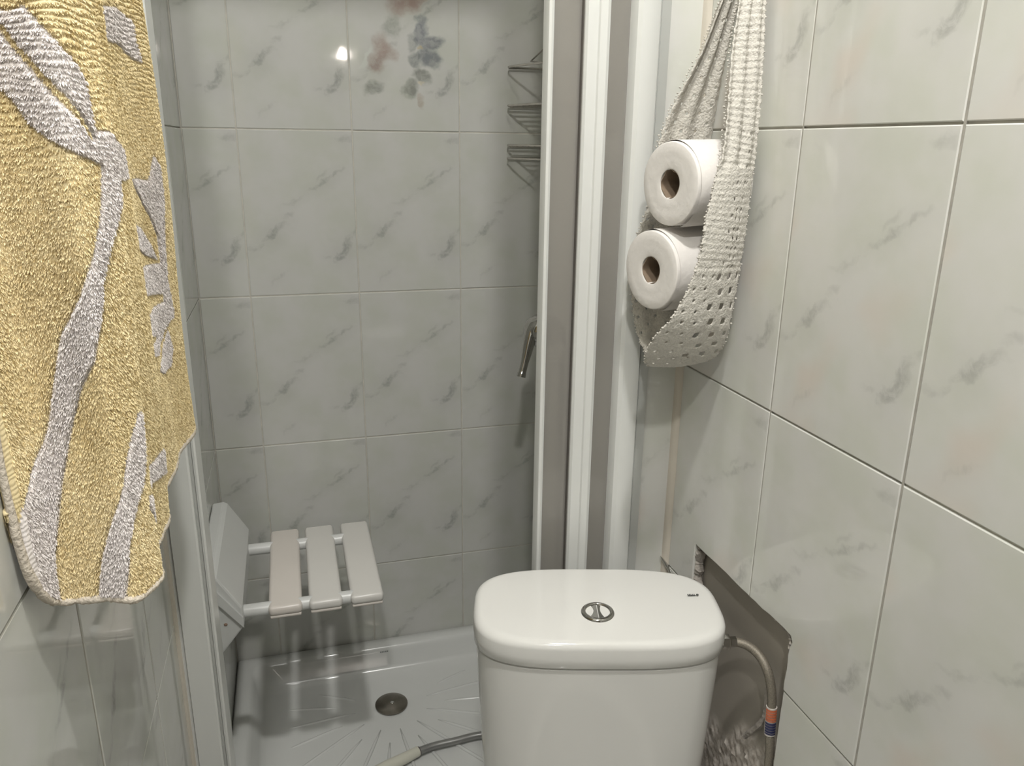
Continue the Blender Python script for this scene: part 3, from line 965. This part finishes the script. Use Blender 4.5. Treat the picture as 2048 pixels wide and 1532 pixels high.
# the sliver of loose sealant at the foot of the pier
v, f = tube(catmull([(XR - 0.010, YP - 0.004, -0.572), (XR - 0.004, YP - 0.009, -0.582), (XR + 0.0005, YP - 0.016, -0.592), (XR + 0.001, YP - 0.020, -0.600)], 6), [0.0008 + 0.0016 * math.sin(math.pi * i / 18) for i in range(19)], 8)
sv = mesh('sealant_sliver', v, f, 'chrome', None)
prop(sv, 'thin shiny sliver of loose strip at the foot of the pier corner', 'trim strip')

# ------------------------------------------------------------------ toilet rolls
def roll(c, d, r, label, name='toilet_roll'):
    root = thing(name, c, label, 'toilet roll', 'spare toilet rolls in the crochet holder')
    m = axis_matrix(c, d)
    ln = 0.082
    V, F = [], []
    prof = [(0.0160, 0.0004), (0.0175, -0.0002), (0.026, 0.0005), (0.034, 0.0), (r - 0.0014, 0.0001), (r - 0.0003, 0.0007), (r, 0.0018), (r + 0.0003, 0.03), (r + 0.0003, 0.06), (r, ln - 0.003), (r - 0.0012, ln - 0.001), (0.0175, ln), (0.0160, ln)]
    v, f = lathe(prof, 56, Matrix(), close=True)
    v = [(x * (1 + 0.015 * math.sin(3 * math.atan2(y, x) + z * 20)), y * (1 + 0.012 * math.cos(2 * math.atan2(y, x))), z) for x, y, z in v]
    mesh('paper', [tuple(m @ Vector(p)) for p in v], f, 'paper', root, sharp=50)
    sq = lambda p: (p[0] * (0.98 + 0.08 * math.cos(4 * math.atan2(p[1], p[0]) + 0.6)), p[1] * (1.02 + 0.08 * math.cos(5 * math.atan2(p[1], p[0]))), p[2])
    v, f = lathe([(0.0158, 0.0012), (0.0158, ln - 0.001), (0.0148, ln - 0.001), (0.0148, 0.0012)], 40, Matrix(), close=True)
    mesh('cardboard_core', [tuple(m @ Vector(sq(p))) for p in v], f, 'card', root, sharp=50)
    # loose outer sheet, slid a little along the roll
    V, F = [], []
    na, nl = 30, 6
    for i in range(na + 1):
        a = math.radians(60 + 190 * i / na)
        for k in range(nl + 1):
            z = 0.004 + (ln - 0.012) * k / nl
            rr = r + 0.0010 + 0.0016 * (i / na) ** 3
            V.append(tuple(m @ Vector((rr * math.cos(a), rr * math.sin(a), z))))
    for i in range(na):
        for k in range(nl):
            q = i * (nl + 1) + k
            F.append((q, q + 1, q + nl + 2, q + nl + 1))
    mesh('outer_sheet', V, F, 'paper', root)
    return root


roll(Vector((0.4060, 0.8010, -0.0385)), (0.972, 0.235, 0.02), 0.0455, 'white toilet roll on top in the crochet holder, resting on another roll')
roll(Vector((0.3970, 0.8160, -0.1350)), (0.970, 0.243, 0.02), 0.0455, 'white toilet roll lowest in the crochet holder, under another roll')

# ------------------------------------------------------------------ crochet holder
ch = thing('crochet_roll_holder', (0.497, 0.80, 0.27), 'long cream crochet sling hanging on the tiled wall, holding toilet rolls', 'roll holder')
ROWS = [((0.489, 0.797, 0.272), (0.4985, 0.797, 0.272)), ((0.474, 0.790, 0.215), (0.4955, 0.792, 0.215)),
        ((0.4564, 0.778, 0.144), (0.4918, 0.784, 0.147)), ((0.4498, 0.773, 0.096), (0.4917, 0.779, 0.10)), ((0.4462, 0.766, 0.05), (0.4917, 0.775, 0.05)), ((0.4426, 0.760, 0.008), (0.4905, 0.773, 0.0)),
        ((0.4330, 0.752, -0.035), (0.4890, 0.772, -0.035)), ((0.4231, 0.747, -0.073), (0.4877, 0.772, -0.081)), ((0.4201, 0.746, -0.104), (0.4863, 0.773, -0.112)), ((0.4090, 0.747, -0.146), (0.4849, 0.775, -0.148)),
        ((0.3919, 0.750, -0.179), (0.4840, 0.780, -0.190)), ((0.3804, 0.760, -0.199), (0.4848, 0.786, -0.210)), ((0.3821, 0.785, -0.2275), (0.4845, 0.796, -0.229)), ((0.400, 0.812, -0.2465), (0.4835, 0.812, -0.244)),
        ((0.4180, 0.840, -0.2535), (0.482, 0.840, -0.2535)), ((0.4240, 0.868, -0.248), (0.488, 0.870, -0.248)), ((0.4204, 0.880, -0.235), (0.494, 0.885, -0.235)), ((0.4138, 0.885, -0.2086), (0.496, 0.890, -0.208)),
        ((0.4054, 0.890, -0.146), (0.497, 0.893, -0.146)), ((0.4111, 0.890, -0.109), (0.497, 0.893, -0.11)), ((0.4205, 0.880, -0.061), (0.497, 0.886, -0.06)), ((0.4262, 0.875, 0.008), (0.498, 0.882, 0.008)),
        ((0.4382, 0.865, 0.052), (0.498, 0.873, 0.052)), ((0.4571, 0.850, 0.104), (0.498, 0.860, 0.104)), ((0.4685, 0.835, 0.1535), (0.498, 0.846, 0.1535)), ((0.482, 0.815, 0.215), (0.498, 0.822, 0.215)), ((0.489, 0.800, 0.272), (0.4985, 0.800, 0.272))]
Lp = np.array(catmull([r[0] for r in ROWS], 40))
Rp = np.array(catmull([r[1] for r in ROWS], 40))
mid = (Lp + Rp) / 2
s = np.concatenate([[0], np.cumsum(np.linalg.norm(np.diff(mid, axis=0), axis=1))])
CELL = 0.0034
nt_ = int(s[-1] / CELL)
ss = np.linspace(0, s[-1], nt_ + 1)
L_ = np.stack([np.interp(ss, s, Lp[:, i]) for i in range(3)], 1)
R_ = np.stack([np.interp(ss, s, Rp[:, i]) for i in range(3)], 1)
tang = np.gradient((L_ + R_) / 2, axis=0)
tang /= np.linalg.norm(tang, axis=1)[:, None]
nc = 26
half = int(np.argmin((L_ + R_)[:, 2]))
V, F = [], []
for i in range(nt_ + 1):
    w = R_[i] - L_[i]
    wl = np.linalg.norm(w)
    nn = np.cross(tang[i], w / max(wl, 1e-9))
    nn /= np.linalg.norm(nn)
    near = i < half
    out = nn if near else nn
    sgn = 1.0 if (near and nn[1] < 0) or (not near and nn[1] < 0) else -1.0
    nn = nn * sgn                                   # towards the camera side
    zc = (L_[i][2] + R_[i][2]) / 2
    gather = min(1.0, max(0.0, (0.110 - wl) / 0.07))
    for k in range(nc + 1):
        u = k / nc
        e = 0.0
        if near and zc > -0.02:
            e += 0.0045 * gather * (0.5 + 0.5 * math.cos(2 * math.pi * u * 2.6 + 0.6)) + 0.0016 * (1 if i % 2 else -1)
        elif not near:
            e += 0.0042 * gather * math.sin(2 * math.pi * u * 2.4 + 1.0 + zc * 6)
        else:
            e += 0.004 * math.sin(math.pi * u)
            e += 0.0007 * (1 if (i + k) % 2 else -1) + 0.0010 * (1 if i % 2 else -1) * (zc > -0.13)
        e += random.uniform(-1, 1) * 0.0007
        eu = u + (0.022 if (i // 2) % 2 else -0.006) * (1 if k == nc else (-1 if k == 0 else 0)) * min(1, wl / 0.04)
        p = L_[i] + w * eu + nn * e
        if zc > 0.05:
            p = p + np.array([0, 0, 0.0005 * random.uniform(-1, 1)])
        V.append(tuple(p))


def hole(i, k):
    zc = (L_[i][2] + R_[i][2]) / 2
    u = k / nc
    if i < half - 4:
        if zc > 0.02:
            return False
        if zc > -0.125:
            if 0.56 < u < 0.80 and zc < -0.055:
                return i % 3 == 0 and k % 3 == 1
            return i % 5 == 1 and k % 6 == 1 and u > 0.3
        if zc > -0.228 and u > 0.36 + 0.9 * max(0, -0.20 - zc) * 3:
            a, b = i % 5, (k + 3 * ((i // 5) % 2)) % 6
            return (a in (0, 1) and b in (0, 1)) and (u > 0.55 or (i // 5) % 2 == 0)
        return i % 4 == 0 and k % 5 == (2 if (i // 4) % 2 else 4)
    if i < half + 12:
        return i % 4 == 0 and k % 5 == (2 if (i // 4) % 2 else 4)
    return i % 3 == 0 and k % 4 == 1 and (k // 4 + i // 3) % 2 == 0


for i in range(nt_):
    for k in range(nc):
        if 0 < k < nc - 1 and hole(i, k):
            continue
        a = i * (nc + 1) + k
        F.append((a, a + 1, a + nc + 2, a + nc + 1))
cb = mesh('crochet_band', V, F, 'cotton', ch)
md = cb.modifiers.new('yarn_thickness', 'SOLIDIFY')
md.thickness = 0.0020
md.offset = 0
md = cb.modifiers.new('soften', 'SUBSURF')
md.levels = 1
md.render_levels = 1
# picot edging: small loops of yarn along both edges
pc = []
ball = bmesh.new()
bmesh.ops.create_icosphere(ball, subdivisions=1, radius=1.0)
bv = [tuple(v.co) for v in ball.verts]
bf = [tuple(v.index for v in f.faces[0].verts) if False else tuple(v.index for v in f.verts) for f in ball.faces]
ball.free()
for i in range(4, nt_ - 4):
    for P_, sg in ((L_, -1), (R_, 1)):
        if sg > 0 and i > half:
            continue
        w = (R_[i] - L_[i])
        wl = np.linalg.norm(w)
        c = P_[i] + w / wl * sg * (0.0001 + 0.0009 * (i % 2)) + rng.normal(0, 0.0005, 3)
        r = 0.0012 * rng.uniform(0.8, 1.25) * (1.15 if (i % 2) else 0.9)
        pc.append(([tuple(np.array(q) * r * np.array([1, 1, 0.8]) + c) for q in bv], bf))
v, f = merge(*pc)
mesh('picot_edging', v, f, 'cotton', ch, kind='stuff')
v, f = tube(catmull([(XR, 0.798, 0.276), (0.493, 0.798, 0.277), (0.488, 0.798, 0.281), (0.486, 0.798, 0.288)], 5), 0.0022, 8)
mesh('hook', v, f, 'chrome', ch)

# ------------------------------------------------------------------ towel on the left wall
tw = thing('bath_towel', (-0.13, 0.62, 0.30), 'yellow terry towel with a pale grey leaf pattern hanging on the wall', 'towel')
PLAN = [(-.1615, .464), (-.151, .4875), (-.130, .4865), (-.1075, .4815), (-.1005, .508), (-.101, .545), (-.110, .622), (-.1150, .677), (-.1135, .733), (-.108, .775), (-.1075, .815), (-.117, .838)]
pl = np.array(catmull(PLAN, 60))
ps = np.concatenate([[0], np.cumsum(np.linalg.norm(np.diff(pl, axis=0), axis=1))])
TLEN = ps[-1]
MOTIF = [
  [(0.0379, 0.064), (0.0511, 0.062), (0.059, 0.065), (0.074, 0.045), (0.0828, 0.037), (0.0889, 0.031), (0.0898, 0.017), (0.0916, 0.006), (0.1594, 0.003), (0.1911, -0.006), (0.2052, -0.015), (0.1832, -0.025), (0.118, -0.023), (0.1057, -0.038), (0.0898, -0.06), (0.0801, -0.075), (0.0775, -0.086), (0.074, -0.1), (0.0669, -0.121), (0.0546, -0.14), (0.0493, -0.155), (0.0431, -0.174), (0.0361, -0.198), (0.0308, -0.224), (0.0245, -0.252), (0.0225, -0.285), (0.004, -0.285), (0.0026, -0.248), (0.0, -0.226), (0.0044, -0.21), (0.0194, -0.191), (0.0291, -0.174), (0.0335, -0.161), (0.0379, -0.143), (0.0423, -0.127), (0.0493, -0.105), (0.0634, -0.085), (0.0696, -0.072), (0.0766, -0.054), (0.0845, -0.037), (0.0925, -0.013), (0.074, -0.008), (0.0652, -0.002), (0.052, 0.008), (0.044, 0.021), (0.0326, 0.031)] ,
  [(0.1065, -0.163), (0.1065, -0.185), (0.0969, -0.209), (0.0784, -0.226), (0.0722, -0.24), (0.0625, -0.290), (0.0445, -0.290), (0.0528, -0.249), (0.0581, -0.234), (0.0643, -0.219), (0.074, -0.201), (0.081, -0.188), (0.1004, -0.163)] ,
  [(0.2228, 0.087), (0.3056, 0.098), (0.3408, 0.093), (0.3417, 0.078), (0.3505, 0.062), (0.3346, 0.063), (0.2994, 0.071), (0.2404, 0.067), (0.2087, 0.071)] ,
  [(0.2034, -0.058), (0.2783, -0.062), (0.3144, -0.069), (0.3346, -0.082), (0.3487, -0.101), (0.3328, -0.096), (0.2862, -0.084), (0.2157, -0.069)] ,
  [(0.2237, -0.093), (0.2985, -0.099), (0.3619, -0.105), (0.3654, -0.114), (0.3513, -0.132), (0.2827, -0.121), (0.2201, -0.107)] ,
  [(0.354, -0.011), (0.3654, -0.02), (0.369, -0.05), (0.3645, -0.08), (0.3637, -0.121), (0.3716, -0.15), (0.3698, -0.159), (0.3505, -0.155), (0.354, -0.119), (0.3505, -0.079), (0.339, -0.061), (0.3196, -0.043), (0.2941, -0.029), (0.3188, -0.029), (0.3417, -0.032)] ,
  [(0.3637, -0.139), (0.3645, -0.158), (0.3478, -0.164), (0.3117, -0.161), (0.2245, -0.143), (0.2149, -0.132), (0.2835, -0.136), (0.3337, -0.139)] ,
  [(0.3487, -0.162), (0.3373, -0.17), (0.2888, -0.174), (0.2166, -0.156), (0.2589, -0.158), (0.3117, -0.162)] ,
  [(0.354, -0.165), (0.3593, -0.185), (0.3496, -0.2), (0.3223, -0.199), (0.2844, -0.186), (0.2994, -0.182), (0.3258, -0.184)] ,
  [(0.1964, -0.222), (0.2474, -0.248), (0.199, -0.244), (0.1338, -0.228), (0.1189, -0.223), (0.133, -0.216), (0.1576, -0.219)] ,
  [(0.1136, -0.223), (0.1277, -0.233), (0.1338, -0.25), (0.1242, -0.253), (0.1127, -0.244), (0.1004, -0.229), (0.1013, -0.22)] ,
]
MOTIF = [np.array(p) for p in MOTIF]


def sdf(P, poly):
    """signed distance, positive inside (metres on the cloth)"""
    n = len(poly)
    d = np.full(len(P), 1e9)
    inside = np.zeros(len(P), bool)
    for i in range(n):
        a, b = poly[i], poly[(i + 1) % n]
        e = b - a
        t = np.clip(((P - a) @ e) / max(e @ e, 1e-12), 0, 1)
        d = np.minimum(d, np.linalg.norm(P - a - t[:, None] * e, axis=1))
        c = (a[1] > P[:, 1]) != (b[1] > P[:, 1])
        if abs(b[1] - a[1]) > 1e-12:
            inside ^= c & (P[:, 0] < (b[0] - a[0]) * (P[:, 1] - a[1]) / (b[1] - a[1]) + a[0])
    return np.where(inside, d, -d)


def motif_at(P):
    d = np.full(len(P), -1.0)
    for poly in MOTIF:
        lo, hi = poly.min(0) - 0.01, poly.max(0) + 0.01
        k = np.all((P > lo) & (P < hi), axis=1)
        if k.any():
            d[k] = np.maximum(d[k], sdf(P[k], poly))
    vein = np.array([(0.0458, 0.054), (0.0493, 0.048), (0.0616, 0.033), (0.0722, 0.018), (0.0854, 0.002)])
    dv = np.full(len(P), 1.0)
    for a, b in zip(vein[:-1], vein[1:]):
        e = b - a
        t = np.clip(((P - a) @ e) / (e @ e), 0, 1)
        dv = np.minimum(dv, np.linalg.norm(P - a - t[:, None] * e, axis=1))
    return np.clip(np.minimum(d, dv - 0.0016), -0.01, 0.01)


ZTOP, ZBOT = 0.300, -0.279


def bottom(sv):
    sv = np.asarray(sv)
    z = np.full(sv.shape, ZBOT)
    r0, r1 = 0.030, 0.022
    a = np.clip((r0 - sv) / r0, 0, 1)
    z = z + 0.055 * (1 - np.sqrt(np.clip(1 - a * a, 0, 1)))
    b = np.clip((sv - (TLEN - r1)) / r1, 0, 1)
    z = z + 0.03 * (1 - np.sqrt(np.clip(1 - b * b, 0, 1)))
    return z + 0.004 * np.exp(-((sv - 0.06) / 0.02) ** 2) - 0.002 + 0.007 * np.clip((0.06 - sv) / 0.06, 0, 1)


def cloth(sv, zv, lift=0.0):
    """point and outward normal of the towel at cloth coordinates (along, height)"""
    x, y = np.interp(sv, ps, pl[:, 0]), np.interp(sv, ps, pl[:, 1])
    h = 1e-3
    tx = np.interp(sv + h, ps, pl[:, 0]) - np.interp(sv - h, ps, pl[:, 0])
    ty = np.interp(sv + h, ps, pl[:, 1]) - np.interp(sv - h, ps, pl[:, 1])
    l = np.hypot(tx, ty)
    nx, ny = ty / l, -tx / l
    f = 0.004 * np.exp(-((sv - 0.105 - 0.02 * (zv + 0.1)) / 0.012) ** 2) + 0.005 * np.exp(-((sv - 0.185 + 0.03 * zv) / 0.022) ** 2)
    f = f + 0.0025 * np.sin(sv * 55 + zv * 6) * np.clip((sv - 0.2) * 8, 0, 1) - 0.003 * np.exp(-((sv - 0.145) / 0.01) ** 2)
    f = f + 0.0022 * np.sin(zv * 17 + sv * 20) + lift
    return np.stack([x + nx * f, y + ny * f, zv], -1), np.stack([nx, ny, np.zeros_like(nx)], -1)


ns, nz = 250, 800
sg = np.linspace(0, TLEN, ns + 1)
bz = bottom(sg)
T = np.linspace(0, 1, nz + 1)
SS = np.repeat(sg[:, None], nz + 1, 1)
ZZ = bz[:, None] + (ZTOP - bz[:, None]) * T[None, :]
P2 = np.stack([SS.ravel(), ZZ.ravel()], 1)
md_ = motif_at(P2)


def ridge(sv, zv):
    up = np.clip((zv + 0.06) / 0.16, 0, 1)
    return up, 0.0009 * up * np.sin(2 * np.pi * (zv + 0.0011 * np.sin(sv * 70 + 2 * np.sin(zv * 60)) + 0.0006 * np.sin(sv * 210 + zv * 500)) / 0.0034)


groove = ridge(P2[:, 0], P2[:, 1])[1] -0.0022 * np.exp(-(md_ / 0.0014) ** 2) + 0.0008 * (md_ > 0)
pos, nor = cloth(P2[:, 0], P2[:, 1], groove)
F = []
for i in range(ns):
    for j in range(nz):
        a = i * (nz + 1) + j
        F.append((a, a + nz + 1, a + nz + 2, a + 1))
c0 = (pos.min(0) + pos.max(0)) / 2
body = mesh('towel_body', pos, F, 'towel', tw, uvs=[(p[0], p[1]) for p in P2])
at = body.data.attributes.new('motif', 'FLOAT', 'POINT')
at.data.foreach_set('value', md_.astype(np.float32))
sm = body.modifiers.new('cloth_thickness', 'SOLIDIFY')
sm.thickness = 0.0045
sm.offset = -1

# the terry loops as short fibres standing off the cloth
NB = 620000
sv = rng.uniform(0.009, TLEN - 0.002, NB)
zv = bottom(sv) + (0.285 - bottom(sv)) * rng.uniform(0.006, 1, NB)
up, rid = ridge(sv, zv)
zv = np.maximum(zv, bottom(sv) + 0.002)
mb = motif_at(np.stack([sv, zv], 1))
base, nb = cloth(sv, zv, 0.0010 * np.clip(mb / 0.0015, 0, 1) + rid)
tn = np.stack([-nb[:, 1], nb[:, 0], np.zeros(NB)], 1)
fl = np.sin(sv * 160 + 3 * np.sin(zv * 90)) + np.sin(zv * 130 + 4 * np.sin(sv * 70))
ln = rng.uniform(0.0014, 0.0028, NB) * (1 - 0.45 * up) * np.where(np.abs(mb) < 0.0012, 0.45, 1.0)
dirv = nb * rng.uniform(0.6, 1.0, NB)[:, None] + tn * (0.18 * fl * (1 - 0.6 * up) + rng.normal(0, 0.25, NB))[:, None]
dirv[:, 2] -= rng.uniform(0.45, 1.0, NB) * (1 - 0.45 * up)
dirv /= np.linalg.norm(dirv, axis=1)[:, None]
side = np.cross(dirv, rng.normal(0, 1, (NB, 3)))
side /= np.linalg.norm(side, axis=1)[:, None]
wd = rng.uniform(0.00024, 0.00040, NB)[:, None]
b0 = base - nb * 0.0006
V = np.empty((NB, 4, 3))
V[:, 0] = b0 - side * wd
V[:, 1] = b0 + side * wd
V[:, 2] = b0 + dirv * (ln * 0.75)[:, None] + side * wd * 1.1
V[:, 3] = b0 + dirv * ln[:, None] - side * wd * 0.4 + np.array([0, 0, -0.0006])
V = V.reshape(-1, 3)
pm = bpy.data.meshes.new('terry_pile')
cc = (V.min(0) + V.max(0)) / 2
pm.vertices.add(NB * 4)
pm.vertices.foreach_set('co', (V - cc).ravel())
pm.loops.add(NB * 4)
pm.loops.foreach_set('vertex_index', np.arange(NB * 4, dtype=np.int32))
pm.polygons.add(NB)
pm.polygons.foreach_set('loop_start', np.arange(0, NB * 4, 4, dtype=np.int32))
pm.update(calc_edges=True)
pm.materials.append(MAT['pile'])
ul = pm.uv_layers.new(name='UVMap')
ul.data.foreach_set('uv', np.repeat(np.stack([sv, zv], 1), 4, 0).ravel())
at = pm.attributes.new('motif', 'FLOAT', 'POINT')
at.data.foreach_set('value', np.repeat(mb, 4).astype(np.float32))
po = bpy.data.objects.new('terry_pile', pm)
link(po, tw, cc)
po['kind'] = 'stuff'

# hem around the free edges
hs_ = np.concatenate([np.zeros(26), sg])
hz_ = np.concatenate([np.linspace(0.28, float(bz[0]) + 0.004, 26), bz])
hp_, hn_ = cloth(hs_, hz_, -0.001)
v, f = tube([tuple(p) for p in hp_], [0.0027 + 0.0006 * rng.uniform(-1, 1) for _ in range(len(hp_))], 10)
mesh('hem', v, f, 'hem', tw)
# rail it hangs from, above the picture
rail = thing('towel_rail', (XL, 0.64, 0.30), 'chrome towel rail on the wall holding the yellow towel', 'towel rail')
v, f = tube([(-0.128, 0.44, 0.302), (-0.128, 0.86, 0.302)], 0.006, 14)
mesh('bar', v, f, 'chrome', rail, sharp=60)
for y in (0.445, 0.855):
    v, f = tube([(XL + 0.0005, y, 0.302), (-0.128, y, 0.302)], 0.0075, 14)
    mesh('bracket', v, f, 'chrome', rail, sharp=60)
